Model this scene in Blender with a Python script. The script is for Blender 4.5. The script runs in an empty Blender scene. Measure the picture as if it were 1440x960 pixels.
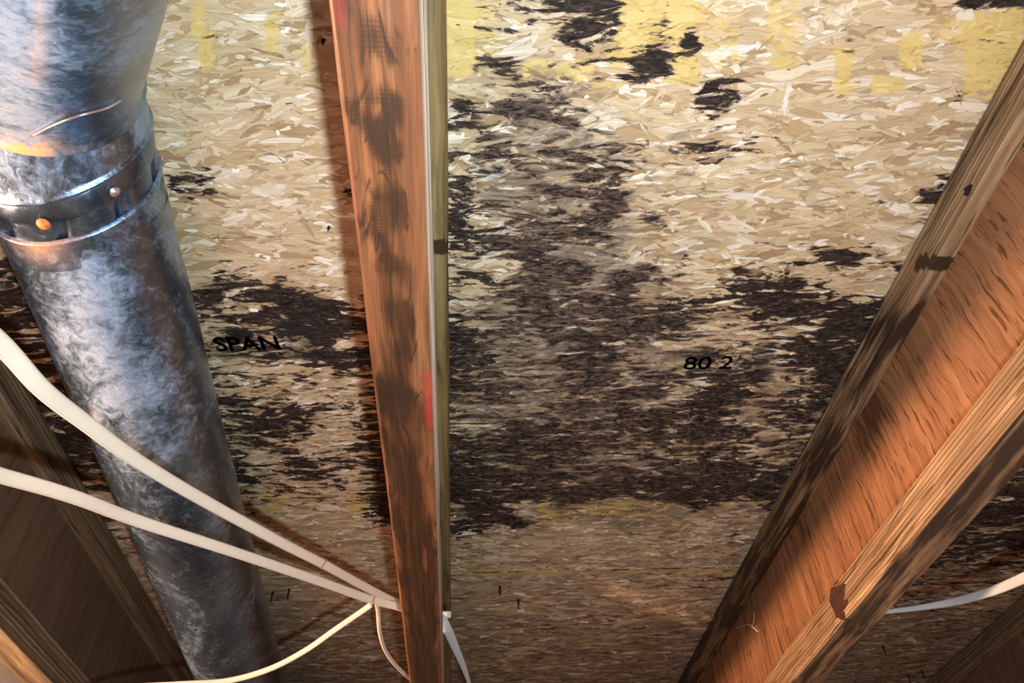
import bpy, bmesh, math
import numpy as np
from mathutils import Vector, Matrix
C = bpy.context.scene.collection
RNG = np.random.default_rng(7)

# ------------------------------------------------------------------ camera
F_PX = 1010.05
PITCH, ROLL = 0.77967, -0.019974
s_, c_ = math.sin(PITCH), math.cos(PITCH)
FW = np.array([0, c_, s_]); UP0 = np.array([0, -s_, c_]); X0 = np.array([1., 0, 0])
RT = X0 * math.cos(ROLL) + UP0 * math.sin(ROLL)
UP = -X0 * math.sin(ROLL) + UP0 * math.cos(ROLL)
cam_d = bpy.data.cameras.new('camera'); cam = bpy.data.objects.new('camera', cam_d); C.objects.link(cam)
cam_d.sensor_fit = 'HORIZONTAL'; cam_d.sensor_width = 36; cam_d.lens = 36 * F_PX / 1440; cam_d.clip_start = .01
m = Matrix.Identity(4)
for i in range(3):
    m[i][0] = RT[i]; m[i][1] = UP[i]; m[i][2] = -FW[i]
cam.matrix_world = m
bpy.context.scene.camera = cam

# ------------------------------------------------------------------ world, lights, exposure
w = bpy.data.worlds.new('world'); bpy.context.scene.world = w; w.use_nodes = True
bg = w.node_tree.nodes['Background']; bg.inputs[0].default_value = (1, .68, .56, 1); bg.inputs[1].default_value = .40
def area(name, loc, target, size, energy, color, shape='DISK'):
    l = bpy.data.lights.new(name, 'AREA'); l.shape = shape; l.size = size; l.energy = energy; l.color = color
    o = bpy.data.objects.new(name, l); C.objects.link(o); o.location = loc
    d = Vector(target) - Vector(loc); o.rotation_euler = d.to_track_quat('-Z', 'Y').to_euler(); return o
fl = RT * .052 - UP * .09
area('phone_flash', fl, Vector(fl) + Vector(FW * .6 + UP0 * .25), .022, 8.8, (.86, .97, 1))
area('work_lamp_light', (-1.42, .35, .10), (.5, .95, .54), .13, 74, (1, .56, .33))
area('red_fill_light', (-.30, -.38, -.30), (-.2, .5, .685), .55, 5.0, (1, .46, .38))  # added reddish fill to lift the shadow strip beside the middle joist
vs = bpy.context.scene.view_settings
vs.view_transform = 'Standard'; vs.look = 'None'; vs.gamma = 1; vs.use_curve_mapping = False; vs.exposure = 0.0

# ------------------------------------------------------------------ helpers
H = .685
def ray(px, py): return FW + RT * (px - 720) / F_PX - UP * (py - 480) / F_PX
def atz(px, py, z): v = ray(px, py); return v * z / v[2]
def pix(P):
    P = np.asarray(P, float); d = P @ FW
    d = np.where(d < .05, .05, d)
    return 720 + F_PX * (P @ RT) / d, 480 - F_PX * (P @ UP) / d

def tag(o, label=None, cat=None, group=None, kind=None):
    if label: o['label'] = label
    if cat: o['category'] = cat
    if group: o['group'] = group
    if kind: o['kind'] = kind
    return o
def empty(name, loc=(0, 0, 0), rz=0):
    o = bpy.data.objects.new(name, None); o.empty_display_size = .05; C.objects.link(o)
    o.location = loc; o.rotation_euler = (0, 0, rz); return o
def mesh_obj(name, V, Fc, mat, parent=None, smooth=False, attrs=None, uv=None):
    me = bpy.data.meshes.new(name)
    V = np.asarray(V, np.float32)
    if isinstance(Fc, np.ndarray):
        n, k = Fc.shape
        me.vertices.add(len(V)); me.vertices.foreach_set('co', V.ravel())
        me.loops.add(n * k); me.loops.foreach_set('vertex_index', Fc.ravel().astype(np.int32))
        me.polygons.add(n); me.polygons.foreach_set('loop_start', np.arange(0, n * k, k, dtype=np.int32))
        me.update(calc_edges=True)
    else:
        me.from_pydata(V.tolist(), [], Fc)
    if attrs:
        for an, A in attrs.items():
            a = me.color_attributes.new(an, 'FLOAT_COLOR', 'POINT'); a.data.foreach_set('color', np.asarray(A, np.float32).ravel())
    if uv is not None:
        u = me.uv_layers.new(name='UVMap'); li = np.zeros(len(me.loops), np.int32); me.loops.foreach_get('vertex_index', li)
        u.data.foreach_set('uv', np.asarray(uv, np.float32)[li].ravel())
    me.polygons.foreach_set('use_smooth', np.full(len(me.polygons), smooth))
    me.validate()
    me.materials.append(mat)
    o = bpy.data.objects.new(name, me); C.objects.link(o)
    if parent: o.parent = parent
    return o
def bm_obj(name, bm, mat, parent=None, smooth=False):
    me = bpy.data.meshes.new(name); bmesh.ops.recalc_face_normals(bm, faces=bm.faces[:]); bm.to_mesh(me); bm.free()
    me.polygons.foreach_set('use_smooth', np.full(len(me.polygons), smooth))
    me.materials.append(mat); o = bpy.data.objects.new(name, me); C.objects.link(o)
    if parent: o.parent = parent
    return o
def sweep(P, ra, rb, side, n=12):
    """tube with elliptical section: half widths ra along side vector, rb across; returns verts, faces"""
    P = np.asarray(P, float); N = len(P); T = np.gradient(P, axis=0); T /= np.linalg.norm(T, axis=1)[:, None]
    V = []; side = np.asarray(side, float)
    if side.ndim == 1: side = np.tile(side, (N, 1))
    ra = np.broadcast_to(ra, N); rb = np.broadcast_to(rb, N)
    for i in range(N):
        a = side[i] - (side[i] @ T[i]) * T[i]; a /= np.linalg.norm(a); b = np.cross(T[i], a)
        for k in range(n):
            t = 2 * math.pi * k / n
            ct, st = math.cos(t), math.sin(t)
            # superellipse for flat cable
            e = .75
            V.append(P[i] + a * ra[i] * math.copysign(abs(ct) ** e, ct) + b * rb[i] * math.copysign(abs(st) ** e, st))
    Fq = [[i * n + k, i * n + (k + 1) % n, (i + 1) * n + (k + 1) % n, (i + 1) * n + k] for i in range(N - 1) for k in range(n)]
    Fq.append(list(range(n))[::-1]); Fq.append([(N - 1) * n + k for k in range(n)])
    return np.array(V), Fq
def catmull(P, per=10):
    P = np.asarray(P, float); Q = np.vstack([2 * P[0] - P[1], P, 2 * P[-1] - P[-2]]); out = []
    for i in range(1, len(Q) - 2):
        for t in np.linspace(0, 1, per, endpoint=False):
            a, b, c, d = Q[i - 1], Q[i], Q[i + 1], Q[i + 2]
            out.append(.5 * (2 * b + (c - a) * t + (2 * a - 5 * b + 4 * c - d) * t * t + (3 * b - a - 3 * c + d) * t ** 3))
    out.append(P[-1]); return np.array(out)

# ------------------------------------------------------------------ materials
class NT:
    def __init__(s, name):
        s.m = bpy.data.materials.new(name); s.m.use_nodes = True; s.t = s.m.node_tree
        s.b = s.t.nodes['Principled BSDF']
    def n(s, typ, ins=None, **kw):
        nd = s.t.nodes.new(typ)
        for k, v in kw.items(): setattr(nd, k, v)
        for k, v in (ins or {}).items(): s.put(nd.inputs[k], v)
        return nd
    def put(s, sock, v):
        if isinstance(v, bpy.types.NodeSocket): s.t.links.new(v, sock)
        else:
            if sock.type == 'RGBA' and not isinstance(v, float) and len(v) == 3: v = (*v, 1)
            sock.default_value = v
    def math(s, op, a, b=0., clamp=False):
        nd = s.n('ShaderNodeMath', {0: a, 1: b}, operation=op, use_clamp=clamp); return nd.outputs[0]
    def mix(s, f, a, b, blend='MIX'):
        nd = s.n('ShaderNodeMix', data_type='RGBA', blend_type=blend)
        s.put(nd.inputs[0], f); s.put(nd.inputs[6], a); s.put(nd.inputs[7], b); return nd.outputs[2]
    def noise(s, vec, scale, detail=4., rough=.55, dist=0.):
        nd = s.n('ShaderNodeTexNoise', {'Vector': vec, 'Scale': scale, 'Detail': detail, 'Roughness': rough, 'Distortion': dist}); return nd.outputs[0]
    def mapv(s, vec, sc, loc=(0, 0, 0), rot=(0, 0, 0)):
        nd = s.n('ShaderNodeMapping', {'Vector': vec, 'Scale': sc, 'Location': loc, 'Rotation': rot}); return nd.outputs[0]
    def ramp(s, f, stops, interp='LINEAR'):
        nd = s.n('ShaderNodeValToRGB', {0: f}); r = nd.color_ramp; r.interpolation = interp
        while len(r.elements) < len(stops): r.elements.new(.5)
        for e, (p, c) in zip(r.elements, stops): e.position = p; e.color = (*c, 1) if len(c) == 3 else c
        return nd.outputs[0]
    def step(s, f, lo, hi):
        nd = s.n('ShaderNodeMapRange', {0: f, 1: lo, 2: hi, 3: 0., 4: 1.}, interpolation_type='SMOOTHSTEP'); return nd.outputs[0]
    def attr(s, name):
        a = s.n('ShaderNodeAttribute', attribute_name=name); sp = s.n('ShaderNodeSeparateColor', {0: a.outputs[0]})
        return sp.outputs[0], sp.outputs[1], sp.outputs[2], a.outputs['Alpha']
    def bump(s, h, strength=.4, dist=.002):
        nd = s.n('ShaderNodeBump', {'Height': h, 'Strength': strength, 'Distance': dist}); s.t.links.new(nd.outputs[0], s.b.inputs['Normal'])
    def fin(s, col, rough=.6, metal=0., spec=.3):
        s.put(s.b.inputs['Base Color'], col); s.put(s.b.inputs['Roughness'], rough); s.put(s.b.inputs['Metallic'], metal)
        s.put(s.b.inputs['Specular IOR Level'], spec); return s.m

def mat_plain(name, col, rough=.6, metal=0., spec=.3, var=.15, sc=60.):
    t = NT(name); tc = t.n('ShaderNodeTexCoord').outputs['Object']
    n = t.noise(tc, sc, 5.); c2 = tuple(x * (1 - var) for x in col); c3 = tuple(min(1, x * (1 + var)) for x in col)
    t.bump(n, .15, .001); return t.fin(t.mix(n, c2, c3), rough, metal, spec)

def mat_strand(base=False):
    t = NT('osb_strand' if not base else 'osb_core')
    g = t.n('ShaderNodeNewGeometry').outputs['Position']
    mo, br, ye, ink = t.attr('stain'); r1, r2, r3, _ = t.attr('flake')
    uvn = t.n('ShaderNodeUVMap').outputs[0]
    grain = t.noise(t.mapv(uvn, (14, 420, 1)), 1., 5., .65, .4)
    grain2 = t.noise(t.mapv(uvn, (60, 1500, 1)), 1., 3., .6)
    col = t.ramp(r1, [(0, (.33, .225, .115)), (.12, (.47, .345, .19)), (.38, (.58, .46, .28)), (.66, (.66, .55, .37)), (.86, (.76, .69, .53)), (1, (.90, .88, .80))])
    col = t.mix(t.step(grain, .35, .75), col, t.mix(.55, col, (.33, .21, .11)))
    col = t.mix(t.math('MULTIPLY', t.step(grain2, .5, .8), .35), col, (.92, .86, .72))
    # fine world-space blotches
    n1 = t.noise(t.mapv(g, (17, 66, 1)), 1., 8., .62, 1.3)
    n2 = t.noise(t.mapv(g, (90, 300, 1)), 1., 6., .72, .6)
    n3 = t.noise(t.mapv(g, (9, 14, 1), (3, 7, 0)), 1., 4., .6)
    # yellow spray paint
    ya = t.step(t.math('ADD', ye, t.math('MULTIPLY', t.math('SUBTRACT', n2, .5), 1.1)), .42, .62)
    col = t.mix(t.math('MULTIPLY', ya, .88), col, t.mix(n1, (.60, .44, .13), (.70, .56, .23)))
    # brown-grey water stain
    bb = t.step(t.math('ADD', br, t.math('ADD', t.math('MULTIPLY', t.math('SUBTRACT', n1, .5), 1.6), t.math('MULTIPLY', t.math('SUBTRACT', r2, .5), .5))), .22, .85)
    bc = t.mix(t.step(n2, .3, .7), (.075, .052, .040), (.25, .215, .185))
    bc = t.mix(t.step(n3, .45, .62), bc, t.mix(.28, bc, (.30, .20, .11)))
    col = t.mix(t.math('MULTIPLY', bb, .86), col, bc)
    # mould
    f = t.math('ADD', t.math('MULTIPLY', mo, .95), t.math('MULTIPLY', t.math('SUBTRACT', n1, .5), 2.6))
    f = t.math('ADD', f, t.math('MULTIPLY', t.math('SUBTRACT', n2, .5), .7))
    f = t.math('ADD', f, t.math('MULTIPLY', t.math('SUBTRACT', r3, .5), .26))
    halo = t.math('MULTIPLY', t.step(f, .38, .54), .6)
    col = t.mix(halo, col, t.mix(n2, (.10, .058, .034), (.20, .125, .075)))
    core = t.step(f, .49, .62)
    cb_ = t.math('MULTIPLY', t.step(n2, .44, .60), t.math('ADD', .35, t.math('MULTIPLY', bb, .75)), True)
    col = t.mix(core, col, t.mix(cb_, (.011, .007, .0065), (.13, .088, .066)))
    col = t.mix(t.math('MULTIPLY', ink, .93), col, (.012, .016, .018))
    h = t.math('ADD', t.math('MULTIPLY', grain, .6), t.math('MULTIPLY', n2, .6))
    t.bump(h, .55, .0016)
    return t.fin(col, t.math('ADD', .52, t.math('MULTIPLY', core, .2)), 0., .3)

def mat_wood(name, c_lo, c_mid, c_hi, axis='y', ply=0., grain_scale=1., mould=.0, hatch=0., fig=0., checks=0., spec=.35, rough=.5, dark=(.03, .017, .010)):
    """wood whose grain runs along the object axis; 'stain' attribute drives mould, knots and a painted edge highlight"""
    t = NT(name); tc = t.n('ShaderNodeTexCoord').outputs['Object']
    st, red, knot, ed = t.attr('stain')
    S = {'y': (85, 2.4, 85), 'z': (85, 85, 5)}[axis]; S = tuple(x * grain_scale for x in S)
    wv = t.n('ShaderNodeTexNoise', {'Vector': t.mapv(tc, (14, 5, 14)), 'Scale': 1., 'Detail': 2.}).outputs[1]
    wvec = t.n('ShaderNodeVectorMath', {0: tc, 1: t.n('ShaderNodeVectorMath', {0: wv, 'Scale': .022}, operation='SCALE').outputs[0]}, operation='ADD').outputs[0]
    g1 = t.noise(t.mapv(wvec, S), 1., 5., .62)
    g2 = t.noise(t.mapv(tc, tuple(x * 3.2 for x in S)), 1., 4., .6)
    S2 = {'y': (30, 5, 30), 'z': (30, 30, 7)}[axis]
    b1 = t.noise(t.mapv(tc, S2), 1., 7., .7, .8)
    col = t.ramp(g1, [(.25, c_lo), (.5, c_mid), (.72, c_hi)])
    col = t.mix(t.math('MULTIPLY', t.step(g2, .5, .75), .4), col, tuple(x * .45 for x in c_lo))
    if ply:
        z = t.n('ShaderNodeSeparateXYZ', {0: tc}).outputs[2]
        pw = t.math('SINE', t.math('ADD', t.math('MULTIPLY', z, 2 * math.pi / ply), t.math('MULTIPLY', b1, 1.5)))
        col = t.mix(t.math('MULTIPLY', t.step(pw, .45, .95), .65), col, tuple(x * .4 for x in c_lo))
    if fig:
        lf = t.noise(t.mapv(tc, (34, 5.5, 34), (3, 1, 7)), 1., 3., .55, 1.2)
        ln = t.math('SUBTRACT', 1., t.step(t.math('ABSOLUTE', t.math('SUBTRACT', lf, .5)), .004, .030))
        ln = t.math('MULTIPLY', ln, t.step(t.math('ADD', st, t.math('MULTIPLY', t.math('SUBTRACT', b1, .5), .8)), .15, .45))
        col = t.mix(t.step(t.math('ADD', st, t.math('MULTIPLY', t.math('SUBTRACT', b1, .5), .55)), .22, 1.0), col, tuple(x * .27 for x in c_mid))
        col = t.mix(t.math('MULTIPLY', ln, fig), col, dark)
    S3 = {'y': (150, 6, 150), 'z': (170, 170, 9)}[axis]
    chk = t.noise(t.mapv(wvec, S3, (5, 2, 1)), 1., 3., .55)
    f = t.math('ADD', st, t.math('ADD', t.math('MULTIPLY', t.math('SUBTRACT', b1, .5), .95), t.math('MULTIPLY', t.math('SUBTRACT', chk, .5), 1.0)))
    col = t.mix(t.math('MULTIPLY', t.step(f, .30, .60), .55), col, tuple(x * .38 for x in c_mid))
    core = t.step(f, .50, .70)
    if checks:
        ck = t.noise(t.mapv(wvec, {'y': (260, 7, 260), 'z': (210, 210, 11)}[axis], (9, 4, 3)), 1., 2., .5)
        ck = t.step(t.math('ADD', ck, t.math('MULTIPLY', t.math('SUBTRACT', b1, .5), .35)), .58, .67)
        col = t.mix(t.math('MULTIPLY', ck, checks), col, dark)
    col = t.mix(t.math('MULTIPLY', core, .93), col, dark)
    if hatch:
        ch = t.n('ShaderNodeTexChecker', {'Vector': t.mapv(tc, (1, 1, 1)), 'Scale': 380.}).outputs[1]
        br = t.n('ShaderNodeTexWave', {'Vector': tc, 'Scale': 105., 'Distortion': 1.6, 'Detail': 2.}, wave_type='BANDS', bands_direction='Y').outputs[1]
        br2 = t.n('ShaderNodeTexWave', {'Vector': tc, 'Scale': 130., 'Distortion': 1.3, 'Detail': 2.}, wave_type='BANDS', bands_direction='X').outputs[1]
        hh = t.math('MULTIPLY', t.math('MAXIMUM', t.step(br, .5, .8), t.step(br2, .6, .85)), t.step(t.math('ADD', st, t.math('MULTIPLY', t.math('SUBTRACT', b1, .5), .5)), .3, .55))
        col = t.mix(t.math('MULTIPLY', hh, hatch), col, dark)
    col = t.mix(t.math('MULTIPLY', red, .8), col, t.mix(g1, (.22, .022, .02), (.35, .06, .04)))
    col = t.mix(ed, col, (.78, .74, .62))
    t.bump(t.math('ADD', g1, t.math('MULTIPLY', chk, .8)), .6, .0022)
    return t.fin(col, rough, 0., spec)

M = {}
M['strand'] = mat_strand(); M['core'] = mat_strand(True)
M['flange_c'] = mat_wood('joist_flange_orange', (.055, .024, .012), (.125, .054, .025), (.225, .108, .048), 'y', hatch=.6, fig=1., checks=.3, rough=.42)
M['flange_top_c'] = mat_wood('joist_flange_olive', (.12, .08, .032), (.22, .155, .065), (.32, .24, .11), 'y')
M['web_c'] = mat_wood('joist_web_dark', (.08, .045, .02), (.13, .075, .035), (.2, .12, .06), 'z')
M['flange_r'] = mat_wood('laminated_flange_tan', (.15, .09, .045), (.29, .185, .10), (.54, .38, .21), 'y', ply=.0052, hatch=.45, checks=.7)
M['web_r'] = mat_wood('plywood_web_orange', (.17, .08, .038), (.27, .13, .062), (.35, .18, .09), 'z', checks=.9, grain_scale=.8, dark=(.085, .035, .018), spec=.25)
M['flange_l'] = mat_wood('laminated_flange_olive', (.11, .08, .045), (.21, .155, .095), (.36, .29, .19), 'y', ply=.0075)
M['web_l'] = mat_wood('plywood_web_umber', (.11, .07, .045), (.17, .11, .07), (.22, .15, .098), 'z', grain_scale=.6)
M['cable'] = mat_plain('cable_sheath_white', (.80, .77, .66), .38, 0, .5, .06, 90.)
M['cable_grey'] = mat_plain('cable_sheath_grey', (.55, .50, .44), .45, 0, .4, .12, 90.)
M['cable_blue'] = mat_plain('cable_sheath_cool', (.62, .70, .76), .4, 0, .5, .08, 90.)
M['rust'] = mat_plain('rusty_steel', (.55, .22, .07), .7, .3, .4, .5, 400.)
M['nail'] = mat_plain('blackened_nail', (.02, .016, .014), .6, .5, .4, .3, 300.)
M['steel'] = mat_plain('bright_screw_steel', (.8, .8, .82), .3, .9, .5, .1, 300.)
M['ink'] = mat_plain('black_print', (.012, .015, .017), .6, 0, .3, .2, 100.)
M['insect'] = mat_plain('pale_insect', (.75, .62, .48), .5, 0, .4, .1, 300.)
M['wall'] = mat_plain('white_wall_paint', (.85, .80, .76), .8, 0, .2, .06, 8.)
M['dirt'] = mat_plain('crawlspace_dirt', (.22, .17, .125), .95, 0, .1, .3, 6.)
M['concrete'] = mat_plain('foundation_concrete', (.38, .36, .33), .9, 0, .2, .15, 10.)

def mat_galv():
    t = NT('galvanised_steel'); tc = t.n('ShaderNodeTexCoord').outputs['Object']
    st, rust, dk, _ = t.attr('stain')
    a = t.noise(t.mapv(tc, (9, 5, 9)), 1., 8., .72, 1.3)
    b = t.noise(tc, 75., 7., .75, 1.0)
    c = t.noise(t.mapv(tc, (160, 70, 160)), 1., 5., .7, 2.)
    f = t.math('ADD', t.math('MULTIPLY', a, .55), t.math('MULTIPLY', b, .45))
    f = t.math('ADD', f, t.math('MULTIPLY', t.math('SUBTRACT', st, .5), .34))
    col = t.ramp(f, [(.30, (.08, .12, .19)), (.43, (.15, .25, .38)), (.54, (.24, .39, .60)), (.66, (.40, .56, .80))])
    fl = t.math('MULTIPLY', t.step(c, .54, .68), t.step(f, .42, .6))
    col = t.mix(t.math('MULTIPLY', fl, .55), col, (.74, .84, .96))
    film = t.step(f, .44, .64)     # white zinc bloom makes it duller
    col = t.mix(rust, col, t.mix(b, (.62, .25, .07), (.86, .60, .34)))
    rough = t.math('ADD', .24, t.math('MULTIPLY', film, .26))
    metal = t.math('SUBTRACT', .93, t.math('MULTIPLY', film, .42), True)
    metal = t.math('MULTIPLY', metal, t.math('SUBTRACT', 1., rust, True))
    t.bump(t.math('ADD', b, t.math('MULTIPLY', a, 2.)), .22, .0025)
    return t.fin(col, rough, metal, .5)
M['galv'] = mat_galv()

# ------------------------------------------------------------------ mould, stain and paint maps (as laid out on the deck)
# one character per 20 x 20 patch; 0 clean .. 9 solid
LEFT = {  # first column is x = 180
 20:'0010000000000000000',240:'0003675000000004000',260:'0007863000000006000',280:'0000000000000001000',
 340:'0000011000000000100',360:'0000024323000000210',380:'0000035542622122311',400:'0000677666764221221',
 420:'0000767777888874456',440:'0000535777789887799',460:'0000337765678996479',480:'0000035666634882489',
 500:'0000064435556899897',520:'0000075332336536345',540:'0000035434533223357',560:'0000066777777645569',
 580:'0000066567767532459',600:'0000007677646435579',620:'0000006346665324568',640:'0000005533567665789',
 660:'0000006665665563588',680:'0000004444354444688',700:'0000000233323343478',720:'0000000332211111368',
 740:'0000000111111111233',760:'0000000111111111112'}
RIGHT = {  # first column is x = 620
 0:'00112345567732231210000000000000000688888',20:'00221244567611441100000000000000000010100',
 40:'00021113777722541800000000000000000000000',60:'00043000245545662900000000000500000000000',
 80:'00056311344457774100000000000000000000000',100:'00137720011278873135400000000000000000000',
 120:'13214667542100100165810000000000000400000',140:'27733565556100000178600000000000000000000',
 160:'35765443457541000024100000000000000000000',180:'34574333345544310244323210000000000000000',
 200:'45566644444444421454443310000000000000000',220:'66655555556555410244200000000000000000000',
 240:'55544445556776300001210000000000000700000',260:'55544456667883000000000000000000078800000',
 280:'55445555444784420000000000000000034000000',300:'99766665566651761000000030000000010000000',
 320:'77777666678610000100000000100000000000000',340:'55656787642552000000001111176432300000000',
 360:'55555667758121414000134421276544444000000',380:'55565666677377445036575565321223300000000',
 400:'55455766677676211466567677664223444000000',420:'54455666567887476654677888888888888888888',
 440:'66555677677877777653547876579999999999999',460:'56655544557776766554323432389999999999999',
 480:'56775534456654211465546778899999999999999',500:'88775544787765533665465468999999999999999',
 520:'87765554768855666666889433899999999999999',540:'77866655677665544578886335577777777777777',
 560:'54444444565555544689863466777777777777777',580:'65444346555578886789854465666666666666666',
 600:'66665776655675666789766545666666666666666',620:'77768988997664455476555556666666666666666',
 640:'88766666566554565556665555555555555555566',660:'88887776555668988888888776666666666666666',
 680:'99888888999867999988899887777777777777777',700:'26788735653212238885235566677777777777777',
 720:'38868610010000000521112346677777677777777',740:'67531000000000000004420025666777677776767',
 760:'21000000000000000000000025666666666667777',780:'10000000000000000000000024555565556555555',
 800:'22211111111111223344321124455445554444444',820:'11211112112112212232221123334334434433333',
 840:'11111111111111111111221122222222334433333',860:'11111211111111121111111122222232222322222',
 880:'11111111111111112232111112222222222222222'}
MAP = np.zeros((50, 74)); 
for y, s in LEFT.items(): MAP[y // 20, 9:28] = [int(ch) for ch in s[:19]]
for y, s in RIGHT.items(): MAP[y // 20, 31:72] = [int(ch) for ch in (s + '0' * 41)[:41]]
MAP[:, 28:31] = MAP[:, [27]] * .5 + MAP[:, [31]] * .5
MAP[18:34, 0:9] = 7; MAP[34:50, 0:9] = 4; MAP[44:, 9:28] = 1; MAP[45:, 31:72] = 1; MAP[:, 72:] = MAP[:, [71]]
MAP /= 9.
BMAP = ["000000000000000000","000000003530000000","000000004753000000","000000005863100000","000000006863200000","111100007885211111",
        "222221037776443333","221111137876554444","222111137777655555","333211123223344555","333344443444445555","555555555566666666","777777777777777777","777777777777777777"]
# brown/grey stain, 80 px patches
BMAP = np.array([[int(ch) for ch in r] for r in BMAP], float) / 9.
def sample(A, px, py, cell):
    fx = np.clip(px / cell - .5, 0, A.shape[1] - 1.001); fy = np.clip(py / cell - .5, 0, A.shape[0] - 1.001)
    ix = fx.astype(int); iy = fy.astype(int); tx = fx - ix; ty = fy - iy
    return (A[iy, ix] * (1 - tx) + A[iy, ix + 1] * tx) * (1 - ty) + (A[iy + 1, ix] * (1 - tx) + A[iy + 1, ix + 1] * tx) * ty
YEL = [(618, 668, -60, 112, 1.), (668, 705, -60, 112, .55), (735, 835, 82, 114, .85), (855, 945, -60, 95, .9), (930, 985, -30, 118, .8), (985, 1045, 0, 100, .5),
       (1075, 1125, -40, 108, .55), (1125, 1170, 15, 60, .35), (1172, 1202, 66, 132, .75), (1225, 1275, 104, 132, .8), (1264, 1298, 46, 96, .85),
       (1355, 1440, 14, 132, .85), (1300, 1360, 20, 60, .5), (1330, 1370, 48, 80, .55), (830, 880, 112, 128, .7), (266, 290, -40, 60, .7), (280, 304, 40, 104, .7), (368, 396, 15, 78, .6), (420, 445, 60, 100, .55),
       (640, 656, 698, 722, .8), (694, 706, 690, 722, .75), (756, 812, 706, 736, .9), (810, 950, 702, 728, .66), (985, 1035, 700, 720, .6), (630, 800, 800, 808, .7), (860, 1170, 800, 808, .6),
       (362, 402, 686, 722, .6), (488, 528, 698, 722, .8), (380, 470, 692, 706, .45)]
INK = [(286, 405, 466, 469.5, .9, .015), (290, 540, 497, 501, .95, .02), (920, 1080, 494.5, 498, .95, 0), (940, 1060, 524.5, 528, .95, 0), (826, 830, 470, 540, .8, 0), (834, 837, 476, 520, .8, 0), (848, 858, 490, 530, .55, 0),
       (398, 446, 440, 506, .55, 0), (1124, 1130, 525, 552, .9, 0), (1133, 1137, 525, 552, .9, 0), (1160, 1166, 462, 480, .9, 0), (1060, 1088, 486, 540, .6, 0)]
def fbm(x, y, seed, octs=4, s=1.):
    rng = np.random.default_rng(seed); out = 0; amp = 1; tot = 0
    for o in range(octs):
        G = rng.random((64, 64)); fx = (x * s) % 63; fy = (y * s) % 63; ix = fx.astype(int); iy = fy.astype(int); tx = fx - ix; ty = fy - iy
        tx = tx * tx * (3 - 2 * tx); ty = ty * ty * (3 - 2 * ty)
        v = (G[iy, ix] * (1 - tx) + G[iy, ix + 1] * tx) * (1 - ty) + (G[iy + 1, ix] * (1 - tx) + G[iy + 1, ix + 1] * tx) * ty
        out = out + v * amp; tot += amp; amp *= .5; s *= 2.1
    return out / tot
def stains(P):
    px, py = pix(P)
    X_, Y_ = P[:, 0] + 3, P[:, 1] + 3
    w1 = fbm(X_ * 9, Y_ * 16, 401, 5) - .5; w2 = fbm(X_ * 9, Y_ * 16, 402, 5) - .5
    mo = sample(MAP, px + w1 * 70, py + w2 * 34, 20.); br = sample(BMAP, px + w2 * 190 - 10, py + w1 * 110, 80.)
    out = (px < -40) | (px > 1480) | (py < -40) | (py > 1000)
    y = np.zeros(len(px)); ik = np.zeros(len(px))
    for x0, x1, y0, y1, v in YEL:
        m = np.clip((px - x0) / 5 + .5, 0, 1) * np.clip((x1 - px) / 5 + .5, 0, 1) * np.clip((py - y0) / 3 + .5, 0, 1) * np.clip((y1 - py) / 3 + .5, 0, 1)
        y = np.maximum(y, m * v)
    for x0, x1, y0, y1, v, sl in INK:
        yy = py - (px - x0) * sl
        m = (px > x0) & (px < x1) & (yy > y0) & (yy < y1); ik = np.maximum(ik, m * v)
    y = y * (mo < .62)
    return np.stack([mo, br, y, ik], 1)

# ------------------------------------------------------------------ ceiling (strand-board deck)
ceiling = empty('ceiling', (0, 0, H)); tag(ceiling, 'mouldy strand-board deck overhead between wooden joists', kind='structure')
ceiling.location = (0, 0, 0)
SEAM = [-1.10, .118, 1.350, 2.568, 3.786]
XL, XR = -1.72, 1.75
def grid_panel(y0, y1):
    d = .012 ; nx = int((XR - XL) / d) + 1; ny = int((y1 - y0) / d) + 1
    X, Y = np.meshgrid(np.linspace(XL, XR, nx), np.linspace(y0, y1, ny)); n = nx * ny
    V = np.stack([X.ravel(), Y.ravel(), np.full(n, H)], 1)
    idx = np.arange(n).reshape(ny, nx)
    Fq = np.stack([idx[:-1, :-1], idx[1:, :-1], idx[1:, 1:], idx[:-1, 1:]], -1).reshape(-1, 4)
    # top and edges
    T = np.array([[XL, y0, H + .018], [XR, y0, H + .018], [XR, y1, H + .018], [XL, y1, H + .018]])
    V2 = np.vstack([V, T]); a, b, c, d_ = idx[0, 0], idx[0, -1], idx[-1, -1], idx[-1, 0]
    E = np.array([[n, n + 1, n + 2, n + 3], [a, b, n + 1, n], [b, c, n + 2, n + 1], [c, d_, n + 3, n + 2], [d_, a, n, n + 3]])
    return V2, np.vstack([Fq, E])
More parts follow.
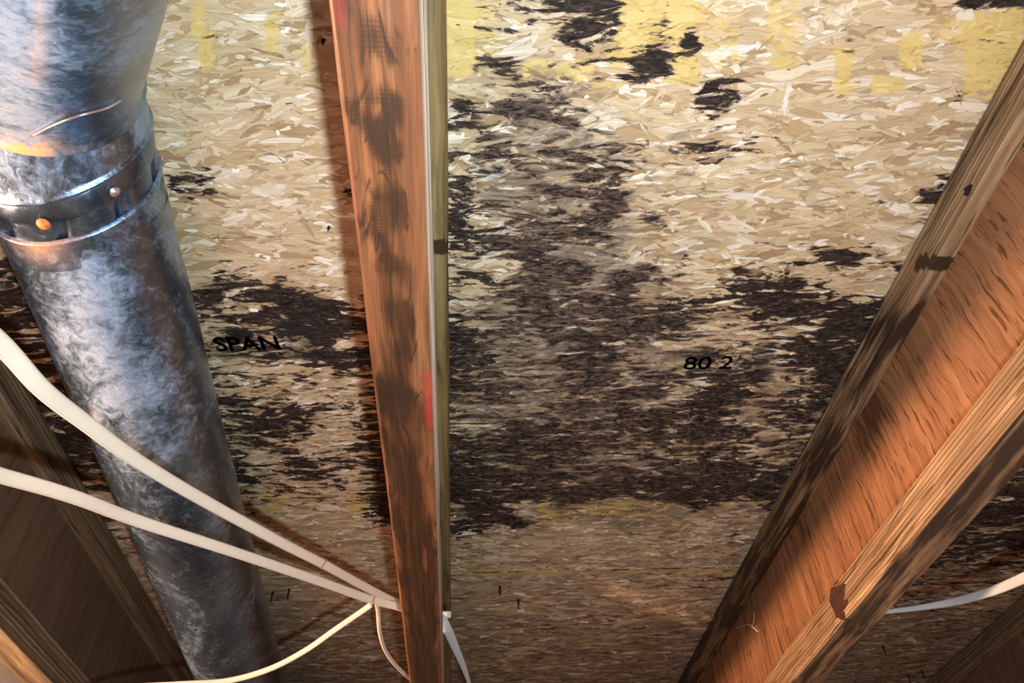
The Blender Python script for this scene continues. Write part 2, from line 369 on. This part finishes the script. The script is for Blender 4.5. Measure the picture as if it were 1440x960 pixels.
def add_strands(y0, y1, count, rng, lmin, lmax, zlo, zhi):
    K = 6  # stations along the strand
    cx = rng.uniform(XL + .03, XR - .03, count); cy = rng.uniform(y0 + .004, y1 - .004, count)
    L = rng.uniform(lmin, lmax, count) * rng.uniform(.6, 1, count); W = np.clip(L * rng.uniform(.1, .34, count), .004, .024)
    ang = rng.normal(0, .30, count) + np.where(rng.random(count) < .12, rng.uniform(-1.2, 1.2, count), 0)
    z = H - rng.uniform(zlo, zhi, count)
    t = np.linspace(-.5, .5, K)
    prof = np.array([.25, .8, 1, 1, .8, .3])
    wt = prof[None, :] * (1 + rng.normal(0, .17, (count, K))); wb = prof[None, :] * (1 + rng.normal(0, .17, (count, K)))
    u = L[:, None] * (t[None, :] + rng.normal(0, .015, (count, K)))
    bend = rng.normal(0, .5, count)[:, None] * (t ** 2)[None, :] * L[:, None] * .3
    tl = rng.normal(0, .0006, count); tw = rng.normal(0, .0005, count)
    V = np.zeros((count, K, 2, 3)); 
    for j, (sg, ww) in enumerate(((1, wt), (-1, wb))):
        v = sg * W[:, None] * .5 * ww + bend
        x = cx[:, None] + u * np.cos(ang)[:, None] - v * np.sin(ang)[:, None]
        yv = cy[:, None] + u * np.sin(ang)[:, None] + v * np.cos(ang)[:, None]
        V[:, :, j, 0] = x; V[:, :, j, 1] = np.clip(yv, y0 + .0015, y1 - .0015)
        V[:, :, j, 2] = np.minimum(z[:, None] + tl[:, None] * t[None, :] * 2 + sg * tw[:, None], H - .00008)
    base = (np.arange(count) * K * 2)[:, None, None]
    k = np.arange(K - 1)[None, :, None]
    q = np.array([0, 2, 3, 1])[None, None, :]
    Fq = (base + k * 2 + q).reshape(-1, 4)
    Vf = V.reshape(-1, 3)
    r = rng.random((count, 4)); R = np.repeat(r, K * 2, 0)
    off = rng.uniform(0, 50, (count, 2))
    UV = np.zeros((count, K, 2, 2)); UV[..., 0] = u[:, :, None] + off[:, 0][:, None, None]
    UV[:, :, 0, 1] = (W[:, None] * .5 * wt) + off[:, 1][:, None]; UV[:, :, 1, 1] = (-W[:, None] * .5 * wb) + off[:, 1][:, None]
    return Vf, Fq, R, UV.reshape(-1, 2)
for i in range(len(SEAM) - 1):
    y0, y1 = SEAM[i] + .0022, SEAM[i + 1] - .0022
    V, Fq = grid_panel(y0, y1)
    fr = np.full((len(V), 4), .5); 
    rr = np.random.default_rng(50 + i)
    pnl = mesh_obj('strand_board', V, Fq, M['core'], ceiling, False, {'stain': stains(V), 'flake': fr}, V[:, :2])
    cnt = [6000, 40000, 20000, 5000][i]
    A = add_strands(y0, y1, cnt, rr, .016, [.08, .062, .075, .08][i], .0003, .0020)
    B = add_strands(y0, y1, cnt // 3, rr, .008, .028, .0018, .0026)
    V = np.vstack([A[0], B[0]]); Fq = np.vstack([A[1], B[1] + len(A[0])]); R = np.vstack([A[2], B[2]]); UV = np.vstack([A[3], B[3]])
    o = mesh_obj('wood_strands', V, Fq, M['strand'], pnl, False, {'stain': stains(V), 'flake': R}, UV)
    tag(o, kind='stuff')
    if i == 1: main_panel = pnl
    if i == 2: far_panel = pnl

# printing on the deck
def lettering(txt, px, py, px2, hpx, bold=0.):
    a = atz(px, py, H - .0030); b = atz(px2, py, H - .0030); width = b[0] - a[0]
    y_top = atz(px, py - hpx, H - .003)[1]; hgt = a[1] - y_top
    cu = bpy.data.curves.new('printed_lettering', 'FONT'); cu.body = txt; cu.size = 1; cu.extrude = .0001; cu.offset = bold
    o = bpy.data.objects.new('tmp', cu); C.objects.link(o); bpy.context.view_layer.update()
    dg = bpy.context.evaluated_depsgraph_get(); me = bpy.data.meshes.new_from_object(o.evaluated_get(dg)); bpy.data.objects.remove(o)
    co = np.zeros(len(me.vertices) * 3); me.vertices.foreach_get('co', co); co = co.reshape(-1, 3)
    co[:, 0] = (co[:, 0] - co[:, 0].min()) / np.ptp(co[:, 0]) * width; co[:, 1] = (co[:, 1] - co[:, 1].min()) / np.ptp(co[:, 1]) * hgt
    co[:, 2] = 0
    out = np.stack([a[0] + co[:, 0], a[1] - co[:, 1], np.full(len(co), H - .0030)], 1)
    me.vertices.foreach_set('co', out.astype(np.float32).ravel()); me.materials.clear(); me.materials.append(M['ink'])
    o = bpy.data.objects.new('printed_lettering', me); C.objects.link(o); o.parent = main_panel; return o
lettering('SPAN', 306, 494, 396, 20, .02)
lettering('80 2', 960, 520, 1028, 18, .01)

def nail_tip(px, py, par, r=.0016, ln=.012, z=None):
    zt = z or H - .0008; p = atz(px, py, zt); bm = bmesh.new()
    bmesh.ops.create_cone(bm, cap_ends=True, segments=8, radius1=r, radius2=r * .25, depth=ln)
    bmesh.ops.rotate(bm, verts=bm.verts, matrix=Matrix.Rotation(math.pi, 3, 'X'))
    o = bm_obj('nail_tip', bm, M['nail'], par); o.location = (p[0], p[1], zt - ln / 2); return o
for q in [(455, 57), (463, 318)]: nail_tip(*q, main_panel, .0022, .009)
for q in [(703, 824), (407, 828), (1241, 908), (1276, 948), (1296, 942), (384, 832), (729, 842)]: nail_tip(*q, far_panel, .0028, .022)

# ------------------------------------------------------------------ joists
W_, D_, T_ = .0524, .2562, .0479
JO = {'R': (.5074, -.0472), 'C': (-.0891, -.0714), 'L': (-.6573, -.1108), 'F': (1.0993, -.0102)}
CROWS = """65433211 43665321 33675522 33665534 23425422 22334111 53667721 76537721 37866621 23786321
32688721 52356221 36345311 23767621 46657722 56656721 56744412 33663331 35777721 23645621
43644511 34767711 23657820 34547622 35477642 25466442 65675253 77777635 66666666 55555668
74444532 57545732 65658443 46757633 54688632 65587543 75664666 45657973 46588475 46596475
67775675 56586864 65756983 55765887 56778874 56887853 56888873 45787753""".split()
CM = np.array([[int(ch) for ch in r] for r in CROWS], float) / 9.
Y0, Y1 = -.9, 3.6
def band(y): return np.exp(-((y - .82) / .38) ** 2)
def flange_mesh(name, key, zt, zb, mat, root, bottom, seed):
    """rounded, laminated bar; grid of rings along y"""
    rng = np.random.default_rng(seed)
    nz, nx = 13, 12; r = .0022
    prof = []
    zs = np.linspace(zb + r, zt - r, nz); xs = np.linspace(r, W_ - r, nx)
    prof += [(0., z, 'L') for z in zs] + [(x, zt, 'T') for x in xs] + [(W_, z, 'R') for z in zs[::-1]] + [(x, zb, 'B') for x in xs[::-1]]
    px = np.array([p[0] for p in prof]); pz = np.array([p[1] for p in prof]); fc = np.array([p[2] for p in prof]); n = len(prof)
    ys = np.linspace(Y0, Y1, 560); N = len(ys)
    X = np.tile(px, (N, 1)); Z = np.tile(pz, (N, 1)); Y = np.tile(ys[:, None], (1, n))
    # plies stand slightly proud or recessed
    pl = rng.normal(0, .00055, 14); plyi = np.clip(((pz - zb) / (zt - zb) * 13).astype(int), 0, 13)
    dx = pl[plyi][None, :] + (fbm(Y * 9, Z * 300 + 5, seed, 3) - .5) * .0016
    if key == 'L_' or key == 'L': dx = dx * 1.5
    X = X + np.where(fc == 'L', dx, 0) + np.where(fc == 'R', -dx, 0)
    if bottom: Z = Z + np.where(fc == 'B', (fbm(Y * 14, X * 260, seed + 3, 3) - .5) * .0011, 0)
    u = np.clip(X / W_, 0, 1)
    st = np.zeros((N, n, 4))
    b = band(Y)
    f1 = fbm(Y * 10, X * 90 + Z * 70 + 20, seed + 5, 4)
    a, phi = JO[key]
    P = np.stack([a + X * math.cos(phi) + Y * math.sin(phi), -X * math.sin(phi) + Y * math.cos(phi), H + Z], -1)
    pxl, pyl = pix(P.reshape(-1, 3)); pxl = pxl.reshape(N, n); pyl = pyl.reshape(N, n)
    if key == 'C' and bottom:
        ip = np.clip(u * 8 - .5, 0, 6.99); jy = np.clip(pyl / 20 - .5, 0, len(CM) - 1.01)
        ii = ip.astype(int); jj = jy.astype(int); tx = ip - ii; ty = jy - jj
        v = (CM[jj, ii] * (1 - tx) + CM[jj, ii + 1] * tx) * (1 - ty) + (CM[jj + 1, ii] * (1 - tx) + CM[jj + 1, ii + 1] * tx) * ty
        s = np.where(fc == 'B', v * 1.0 - .13, np.where(fc == 'R', .05, .15))
        s = np.where((fc == 'B') & (pyl > 600), s + .06, s)
        red = np.where((fc == 'B') & (u > .80) & (pyl > 515) & (pyl < 600), .85, 0) + np.where((fc == 'B') & (u < .2) & (pyl < 30), .45, 0)
        ed = np.where(fc == 'R', .34, 0) * 1.  # flash highlight on the flange's right side, painted in as a pale tone
        st[..., 0] = s; st[..., 1] = red; st[..., 3] = ed
    elif key == 'C':
        hole = ((pyl > 338) & (pyl < 352) & (fc != 'T')) * 1.
        st[..., 0] = .26 + .15 * b + .9 * hole + (f1 - .5) * .6
    elif key == 'R' and not bottom:
        dk = np.exp(-((pyl - 455) / 42) ** 2) * .38 + np.clip((pyl - 520) / 300, 0, 1) * .30
        st[..., 0] = .36 + dk + (f1 - .5) * .8 + ((np.abs(pyl - 366) < 9) & (pz < -.022)) * .9
    elif key == 'R':
        s = np.where(fc == 'B', .60 + (f1 - .5) * .5, .02 + (f1 - .5) * .5 + .35 * np.exp(-((pyl - 770) / 22) ** 2))
        st[..., 0] = s
    elif key == 'L':
        st[..., 0] = .12 + .34 * b + (f1 - .5) * .3
    else:
        st[..., 0] = .35 + (f1 - .5) * .4
    V = np.stack([X, Y, Z], -1).reshape(-1, 3)
    idx = np.arange(N * n).reshape(N, n); nx_ = np.roll(idx, -1, 1)
    Fq = np.stack([idx[:-1], nx_[:-1], nx_[1:], idx[1:]], -1).reshape(-1, 4)[:, ::-1]
    o = mesh_obj(name, V, np.ascontiguousarray(Fq), mat, root, False, {'stain': st.reshape(-1, 4)})
    bm = bmesh.new(); bm.from_mesh(o.data); bm.verts.ensure_lookup_table()
    bm.faces.new([bm.verts[i] for i in range(n)]); bm.faces.new([bm.verts[(N - 1) * n + i] for i in range(n)][::-1])
    bmesh.ops.recalc_face_normals(bm, faces=bm.faces[:]); bm.to_mesh(o.data); bm.free()
    return o
def web_mesh(key, mat, root, seed, holes=()):
    x0, x1 = W_ / 2 - .005, W_ / 2 + .005
    zt, zb = -T_ + .006, -(D_ - T_) - .006
    # plywood web sheets butted end to end, each a part
    cuts = {'R': [Y0, 2.05, Y1], 'L': [Y0, .35, Y1], 'C': [Y0, 1.9, Y1], 'F': [Y0, 1.6, Y1]}[key]
    for a, b in zip(cuts[:-1], cuts[1:]):
        ys = np.arange(a + .001, b, .0125); zs = np.linspace(zb, zt, 22); N, n = len(ys), len(zs)
        Yg, Zg = np.meshgrid(ys, zs, indexing='ij')
        V = []; S = []
        for x in (x0, x1):
            V.append(np.stack([np.full(Yg.shape, x), Yg, Zg], -1).reshape(-1, 3))
        V = np.vstack(V)
        ap, phi = JO[key]
        P = np.stack([ap + V[:, 0] * math.cos(phi) + V[:, 1] * math.sin(phi), -V[:, 0] * math.sin(phi) + V[:, 1] * math.cos(phi), H + V[:, 2]], -1)
        px, py = pix(P)
        f = fbm(V[:, 1] * 8, V[:, 2] * 20 + 9, seed, 4)
        st = np.zeros((len(V), 4))
        if key == 'R':
            s = .24 + (f - .5) * .40 + np.exp(-((V[:, 1] - 1.02) / .2) ** 2) * .12
            s += .42 * np.exp(-(((px - 1225) / 26) ** 2 + ((py - 590) / 55) ** 2))
            s += .25 * np.exp(-(((px - 1400) / 22) ** 2 + ((py - 490) / 40) ** 2))
        elif key == 'L':
            s = .10 + (f - .5) * .45
        else: s = .25 + (f - .5) * .4
        st[:, 0] = s
        idx = np.arange(N * n).reshape(N, n); F1 = np.stack([idx[:-1, :-1], idx[1:, :-1], idx[1:, 1:], idx[:-1, 1:]], -1)
        keep = np.ones(F1.shape[:2], bool)
        for (hy, hz, hr) in holes:
            cyy = (ys[:-1] + ys[1:]) / 2; czz = (zs[:-1] + zs[1:]) / 2
            keep &= ~(((cyy[:, None] - hy) ** 2 + (czz[None, :] - hz) ** 2) < hr * hr)
        F1 = F1[keep]; F2 = F1[:, ::-1] + N * n
        ed = []
        for e in (idx[0, :], idx[-1, :], idx[:, 0], idx[:, -1]):
            ed.append(np.stack([e[:-1], e[1:], e[1:] + N * n, e[:-1] + N * n], -1))
        mesh_obj('web_sheet', V, np.ascontiguousarray(np.vstack([F1, F2] + ed)), mat, root, False, {'stain': st})
LAB = {'R': 'wooden I-joist with bright orange plywood web running up the right side',
       'C': 'wooden I-joist seen from below down the middle, stained orange-brown bottom flange',
       'L': 'shaded brown wooden I-joist behind the round metal duct at lower left',
       'F': 'dark wooden I-joist peeking into the bottom right corner'}
ROOT = {}
for i, key in enumerate('RCLF'):
    a, phi = JO[key]
    root = empty('wood_joist', (a, 0, H - .0032), -phi); ROOT[key] = root
    tag(root, LAB[key], 'joist', 'wooden I-joists under the deck')
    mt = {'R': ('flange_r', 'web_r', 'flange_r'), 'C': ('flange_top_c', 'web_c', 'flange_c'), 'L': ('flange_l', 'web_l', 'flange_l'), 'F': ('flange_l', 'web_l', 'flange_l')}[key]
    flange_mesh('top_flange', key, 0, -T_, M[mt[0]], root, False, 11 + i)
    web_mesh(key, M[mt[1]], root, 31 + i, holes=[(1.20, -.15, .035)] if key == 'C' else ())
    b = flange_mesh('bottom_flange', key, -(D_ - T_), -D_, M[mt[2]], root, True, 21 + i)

# broken splinter pocket in the right joist's bottom flange
def lump(name, c, size, mat, par, seed, flat=(1, 1, 1)):
    bm = bmesh.new(); bmesh.ops.create_icosphere(bm, subdivisions=3, radius=size); rng = np.random.default_rng(seed)
    for v in bm.verts:
        k = 1 + rng.normal(0, .16); v.co = Vector((v.co.x * flat[0] * k, v.co.y * flat[1] * k, v.co.z * flat[2] * k))
    o = bm_obj(name, bm, mat, par); o.location = c; return o
M['knot'] = mat_plain('dark_knot', (.05, .022, .013), .7, 0, .3, .6, 300.)
lump('knot', (.0005, 1.0, -.230), .017, M['knot'], ROOT['R'], 3, (.16, 1.7, 1.3))
lump('knot', (.001, .437, -.036), .006, M['nail'], ROOT['R'], 4, (.2, 1.2, 1.5))
lump('knot', (.047, .50, -.036), .006, M['nail'], ROOT['C'], 5, (.9, 1.0, 1.2))

# ------------------------------------------------------------------ round duct
R = .076
DP = np.array([-.39682, .25, .59951]); DD = np.array([-.12015, 1, -.05691]); DD /= np.linalg.norm(DD)
def on_duct(px, py, rad=R, P=None, D=None):
    P = DP if P is None else P; D = DD if D is None else D
    v = ray(px, py); v = v / np.linalg.norm(v)
    a = v - (v @ D) * D; b = -P + (P @ D) * D
    A = a @ a; B = 2 * a @ b; Cc = b @ b - rad * rad; disc = B * B - 4 * A * Cc
    t = (-B - math.sqrt(max(disc, 0))) / (2 * A); q = v * t
    return q, (q - P) @ D
t_pipe = on_duct(110, 338)[1]; t_col = on_duct(100, 286)[1]; t_bead = on_duct(60, 226)[1]
print('duct stations', t_pipe, t_col, t_bead)
E1 = np.cross(DD, [0, 0, 1]); E1 /= np.linalg.norm(E1); E2 = np.cross(E1, DD)   # E1 right (+x), E2 up
def tube(rings, n=96):
    """rings: list of (centre, e1, e2, radius, mitre normal or None, attr)"""
    V = []; 
    for (c, e1, e2, r) in rings:
        th = np.linspace(0, 2 * math.pi, n, endpoint=False)
        V.append(c + r * (np.cos(th)[:, None] * e1 + np.sin(th)[:, None] * e2))
    V = np.vstack(V); N = len(rings); idx = np.arange(N * n).reshape(N, n); nx = np.roll(idx, -1, 1)
    return V, np.stack([idx[:-1], nx[:-1], nx[1:], idx[1:]], -1).reshape(-1, 4)
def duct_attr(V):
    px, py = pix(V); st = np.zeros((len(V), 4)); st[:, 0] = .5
    # paler along the middle of the duct, darker on both flanks
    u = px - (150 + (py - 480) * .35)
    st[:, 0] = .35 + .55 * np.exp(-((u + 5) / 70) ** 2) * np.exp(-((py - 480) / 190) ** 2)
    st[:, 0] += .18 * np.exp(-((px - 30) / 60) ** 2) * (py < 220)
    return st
# straight pipe
rings = []
ts = np.linspace(t_pipe + .006, 3.1, 230)
for t in ts:
    rr = R
    rings.append((DP + DD * t, E1, E2, rr))
V, Fq = tube(rings)
# dents
dn = (fbm(V[:, 1] * 9, (V[:, 0] + V[:, 2]) * 14 + 9, 77, 3) - .5) * .0030
ax = DP + ((V - DP) @ DD)[:, None] * DD; nrm = V - ax; nrm /= np.linalg.norm(nrm, axis=1)[:, None]
V = V + nrm * dn[:, None]
duct = empty('round_duct', tuple(DP + DD * .9)); tag(duct, 'round galvanised metal duct with an elbow, running down the left', 'duct')
bpy.context.view_layer.update()
def local(V): return V - np.array(duct.location)
st = duct_attr(V)
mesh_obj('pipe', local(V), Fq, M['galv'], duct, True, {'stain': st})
# the rims and the bead of the elbow lie on slightly tilted planes
def plane_fit(pts, rad):
    A = []; B = []
    for (x, y) in pts:
        q, t = on_duct(x, y, rad); d = q - (DP + DD * t); A.append([1, d @ E1, d @ E2]); B.append(t)
    k = np.linalg.lstsq(np.array(A), np.array(B), rcond=None)[0]; return k     # t = k0 + k1*u + k2*v
D2 = np.array([.85, -1, -.9]); D2 /= np.linalg.norm(D2); Cb = DP + DD * .02
mb = D2 - DD; mb /= np.linalg.norm(mb)
K_bead = np.array([.02, -(mb @ E1) / (mb @ DD), -(mb @ E2) / (mb @ DD)])
K_col = plane_fit([(2, 286), (50, 286), (100, 276), (140, 257), (175, 235), (196, 212)], R + .003)
K_rim = plane_fit([(30, 342), (110, 340), (175, 305), (207, 282)], R + .001)
K_col[1:] = np.clip(K_col[1:], -.4, .4); K_rim[1:] = np.clip(K_rim[1:], -.3, .3)
print('K', K_bead, K_col, K_rim)
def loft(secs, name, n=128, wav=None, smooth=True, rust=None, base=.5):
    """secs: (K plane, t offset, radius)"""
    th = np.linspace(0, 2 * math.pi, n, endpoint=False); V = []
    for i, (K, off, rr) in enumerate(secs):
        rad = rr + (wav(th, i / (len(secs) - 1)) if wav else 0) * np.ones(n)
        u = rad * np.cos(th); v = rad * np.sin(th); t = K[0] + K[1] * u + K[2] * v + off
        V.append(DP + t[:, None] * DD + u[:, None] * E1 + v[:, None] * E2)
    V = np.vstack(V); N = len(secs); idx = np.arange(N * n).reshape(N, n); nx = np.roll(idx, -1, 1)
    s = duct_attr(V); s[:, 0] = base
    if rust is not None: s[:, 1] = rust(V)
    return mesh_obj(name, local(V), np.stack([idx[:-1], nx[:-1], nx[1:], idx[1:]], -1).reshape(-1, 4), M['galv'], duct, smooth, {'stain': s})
def plane_off(V, K):
    t = (V - DP) @ DD; d = V - DP - t[:, None] * DD; return t - (K[0] + K[1] * (d @ E1) + K[2] * (d @ E2))
rustf = lambda V: np.clip(1.1 - np.abs(pix(V)[0] - 55) / 60, 0, 1) * .7
loft([(K_rim, -.003, R - .001), (K_rim, -.002, R + .0022), (K_rim, 0, R + .0026), (K_rim, .0015, R + .0012), (K_rim, .003, R + .0002), (K_rim, .03, R + .0001)], 'pipe_rim', rust=lambda V: rustf(V) * (plane_off(V, K_rim) < .004))
def crimp(th, f):
    return -(np.abs(np.sin(th * 4.5 + .8 + f * .6)) ** 14) * .0050 * min(1, max(0, (f - .15) * 1.6)) - .0008 * f
lerp = lambda f: K_col * (1 - f) + K_rim * f
loft([(lerp(f), 0, R + .0006) for f in np.linspace(-.15, 1.02, 18)], 'crimped_neck', 256, crimp, base=.30)
loft([(lerp(f), 0, R + .0004 + .0017 * math.sin(math.pi * min(1, (f - .02) / .5)) ** .5) for f in np.linspace(.03, .52, 8)], 'draw_band', base=.22)
lb = lambda f: K_bead * (1 - f) + K_col * f
loft([(K_bead, -.004, R + .0012)] + [(lb(f), 0, R + .0012 + .0014 * f) for f in np.linspace(0, .93, 8)] + [(K_col, -.0015, R + .0036), (K_col, 0, R + .0042), (K_col, .0012, R + .0034), (K_col, .0014, R - .001)], 'elbow_collar', base=.5)
# elbow gore that turns off beyond the bead
def gore(C0, Da, Db, length, r0=R + .0012, nn=128, NS=40):
    m0 = mb; th = np.linspace(0, 2 * math.pi, nn, endpoint=False)
    f1 = np.cross(Db, [0, 0, 1]); f1 /= np.linalg.norm(f1); f2 = np.cross(f1, Db)
    circ = r0 * (np.cos(th)[:, None] * f1 + np.sin(th)[:, None] * f2)
    off = -(circ @ m0) / (Db @ m0)
    V = []
    for k, t in enumerate(np.linspace(0, 1, NS) ** 1.5):
        d = off * (1 - t) + length * t
        bead = .0042 * math.exp(-((t * length - .006) / .005) ** 2)
        V.append(C0 + circ * (1 + bead / r0) + d[:, None] * Db)
    V = np.vstack(V); idx = np.arange(NS * nn).reshape(NS, nn); nx = np.roll(idx, -1, 1)
    return V, np.stack([idx[:-1], nx[:-1], nx[1:], idx[1:]], -1).reshape(-1, 4)
V, Fq = gore(Cb, -DD, D2, .36)
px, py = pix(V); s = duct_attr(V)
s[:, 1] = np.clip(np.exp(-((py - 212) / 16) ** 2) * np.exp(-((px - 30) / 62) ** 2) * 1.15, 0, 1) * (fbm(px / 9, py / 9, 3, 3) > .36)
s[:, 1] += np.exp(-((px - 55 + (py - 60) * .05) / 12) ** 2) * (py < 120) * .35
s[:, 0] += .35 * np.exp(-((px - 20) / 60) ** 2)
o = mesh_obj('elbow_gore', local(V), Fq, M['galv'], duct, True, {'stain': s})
# crease above the bead
def surf_crease(pts, wid, name):
    Q = []
    for (x, y) in pts:
        q, t = on_duct(x, y, R + .0028, Cb, D2); Q.append(q)
    Q = catmull(Q, 8); nr = np.array([q - (Cb + ((q - Cb) @ D2) * D2) for q in Q])
    V, Fc = sweep(Q, wid * .62, wid * .45, nr, 8); s = np.zeros((len(V), 4)); s[:, 0] = .1; s[:, 1] = .35
    return mesh_obj(name, local(V), Fc, M['galv'], duct, True, {'stain': s})
surf_crease([(44, 192), (75, 176), (110, 163), (150, 152), (172, 140)], .0016, 'crease')
# screws
def screw(px, py, mat, r):
    q, t = on_duct(px, py, R + .004); nr = q - (DP + t * DD); nr /= np.linalg.norm(nr)
    bm = bmesh.new(); bmesh.ops.create_uvsphere(bm, u_segments=14, v_segments=8, radius=r)
    for v in bm.verts: v.co.z *= .55
    bmesh.ops.create_cone(bm, cap_ends=True, segments=14, radius1=r * 1.35, radius2=r * 1.3, depth=r * .25)
    o = bm_obj('screw', bm, mat, duct, True); o.location = local(q); o.rotation_euler = Vector(nr).to_track_quat('Z', 'Y').to_euler(); return o
o = screw(162, 270, M['steel'], .0036); o['label'] = 'bright steel screw head'
o = screw(61, 315, M['rust'], .0042); o['label'] = 'rusty orange screw head'

# ------------------------------------------------------------------ cables
def cable(name, pts, ra, rb, mat, label, per=10, side=None):
    """pts: (px, py, z)"""
    P = np.array([atz(x, y, z) for x, y, z in pts]); Q = catmull(P, per)
    org = P[0].copy(); 
    # widths interpolated along the run
    k = np.linspace(0, 1, len(Q)); RA = np.interp(k, np.linspace(0, 1, len(ra)), ra) if hasattr(ra, '__len__') else ra
    T = np.gradient(Q, axis=0); sd = np.cross(T, -Q) if side is None else side
    V, Fc = sweep(Q, RA, rb, sd, 14)
    o = mesh_obj(name, V - org, Fc, mat, None, True); o.location = org
    tag(o, label, 'cable', 'white electrical cables'); return o, Q, org
c1, q1, o1 = cable('electrical_cable', [(-190, 330, .26), (-90, 410, .295), (0, 482, .33), (60, 547, .35), (120, 594, .372), (200, 652, .40), (300, 711, .435), (400, 765, .468), (455, 793, .488), (510, 823, .508), (562, 849, .524), (600, 862, .532), (634, 864, .535)],
      [.0062, .0064, .0066, .0066, .0066, .0064, .0063, .0058, .0056], .0030, M['cable'], 'upper white cable crossing the duct to the middle joist')
c2, q2, o2 = cable('electrical_cable', [(-180, 618, .29), (-80, 645, .325), (0, 668, .355), (100, 697, .385), (200, 734, .415), (330, 776, .448), (450, 817, .485), (520, 842, .505), (562, 853, .512), (600, 866, .512), (622, 872, .512)],
      [.0066, .0066, .0066, .0064, .0063, .0062, .0060, .0060], .0030, M['cable'], 'lower white cable crossing the duct to the middle joist')
cable('electrical_cable', [(60, 985, .39), (160, 968, .40), (250, 962, .41), (320, 957, .42), (380, 940, .437), (430, 914, .46), (470, 886, .478), (505, 862, .497), (522, 850, .503)], .0044, .0026, M['cable_grey'], 'thin greyish cable curving up from the duct bottom to the cable junction')
cable('electrical_cable', [(529, 842, .52), (532, 862, .522), (534, 888, .52), (541, 912, .518), (554, 932, .516), (572, 950, .515), (590, 962, .515)], .0036, .0024, M['cable'], 'short thin white cable looping down beside the middle joist')
cable('electrical_cable', [(612, 866, .525), (622, 872, .52), (631, 889, .512), (641, 912, .505), (652, 938, .50), (660, 962, .497), (668, 1000, .495)], [.0085, .0085, .008, .006, .004, .0035], .0024, M['cable_blue'], 'short cool-white cable emerging right of the middle joist')
cable('electrical_cable', [(1215, 862, .512), (1252, 859, .505), (1300, 853, .49), (1345, 845, .475), (1400, 829, .45), (1450, 808, .425), (1540, 770, .39), (1640, 720, .355), (1900, 610, .35), (2300, 470, .35), (2900, 300, .36)], [.0026, .0042, .0062, .0066, .0066, .0066, .0066], .0030, M['cable_blue'], 'white cable between the right joist and the bottom right corner')
def staple(parent, org, Q, px, py, sz):
    X, Y = pix(Q); i = int(np.argmin((X - px) ** 2 + (Y - py) ** 2)); p = Q[i]; T = Q[min(i + 1, len(Q) - 1)] - Q[i - 1]; T /= np.linalg.norm(T)
    v = -p / np.linalg.norm(p); sd = np.cross(T, v); sd /= np.linalg.norm(sd)
    th = np.linspace(-.3, math.pi + .3, 14); arc = [p + sd * math.cos(t) * .0075 + v * math.sin(t) * .0052 for t in th]
    V, Fc = sweep(arc, .0012, .0007, T, 8); mesh_obj('rusty_clip', V - org, Fc, M['rust'], parent, True)
staple(c1, o1, q1, 457, 794, 1); staple(c2, o2, q2, 523, 843, 1)

V, Fc = sweep(np.array([[-.985 - .11 * (y - 1.3), y, .52] for y in np.linspace(-.3, 3.2, 30)]), .07, .07, [1, 0, 0], 32)
o = mesh_obj('plastic_pipe', V, Fc, M['wall'], None, True); tag(o, 'smooth white pipe glimpsed past the shaded joist at the bottom left corner', 'pipe')

# ------------------------------------------------------------------ insect on the right joist web
a, phi = JO['R']; nrm = np.array([math.cos(phi), -math.sin(phi), 0]); P0 = np.array([a, 0, 0]) + nrm * (W_ / 2 - .005)
def on_web(px, py, off=.002): v = ray(px, py); q = v * ((P0 - nrm * off) @ nrm) / (v @ nrm); return q
b0, b1 = on_web(1055, 878, .004), on_web(1066, 888, .004)
ins = empty('insect', tuple(b0)); tag(ins, 'tiny pale long-legged insect clinging to the right joist web', 'insect')
Q = np.linspace(b0, b1, 7); V, Fc = sweep(Q, np.array([.0006, .0016, .002, .0018, .0019, .0015, .0005]), np.array([.0006, .0014, .0016, .0015, .0015, .0012, .0005]), [0, 0, 1], 8)
mesh_obj('body', V - b0, Fc, M['insect'], ins, True)
for pts in ([(1055, 878, .004), (1046, 879, .007), (1034, 884, .0015)], [(1058, 880, .004), (1060, 872, .006), (1061, 860, .001)], [(1060, 882, .004), (1064, 880, .006), (1066, 884, .001)], [(1060, 883, .004), (1066, 884, .006), (1068, 890, .001)]):
    Q = catmull([on_web(*p) for p in pts], 5); V, Fc = sweep(Q, .0005, .0005, [0, 0, 1], 6); mesh_obj('leg', V - b0, Fc, M['insect'], ins, True)

# ------------------------------------------------------------------ enclosing crawl space
def slab(name, lo, hi, mat):
    bm = bmesh.new(); bmesh.ops.create_cube(bm, size=1)
    for v in bm.verts: v.co = Vector([lo[i] if v.co[i] < 0 else hi[i] for i in range(3)])
    o = bm_obj(name, bm, mat); tag(o, kind='structure'); return o
slab('floor', (-1.8, -1.1, -.95), (1.8, 3.8, -.9), M['dirt'])
slab('wall_left', (-1.82, -1.1, -.9), (-1.72, 3.8, H), M['wall'])
slab('wall_back', (-1.72, 3.7, -.9), (1.8, 3.8, H), M['concrete'])
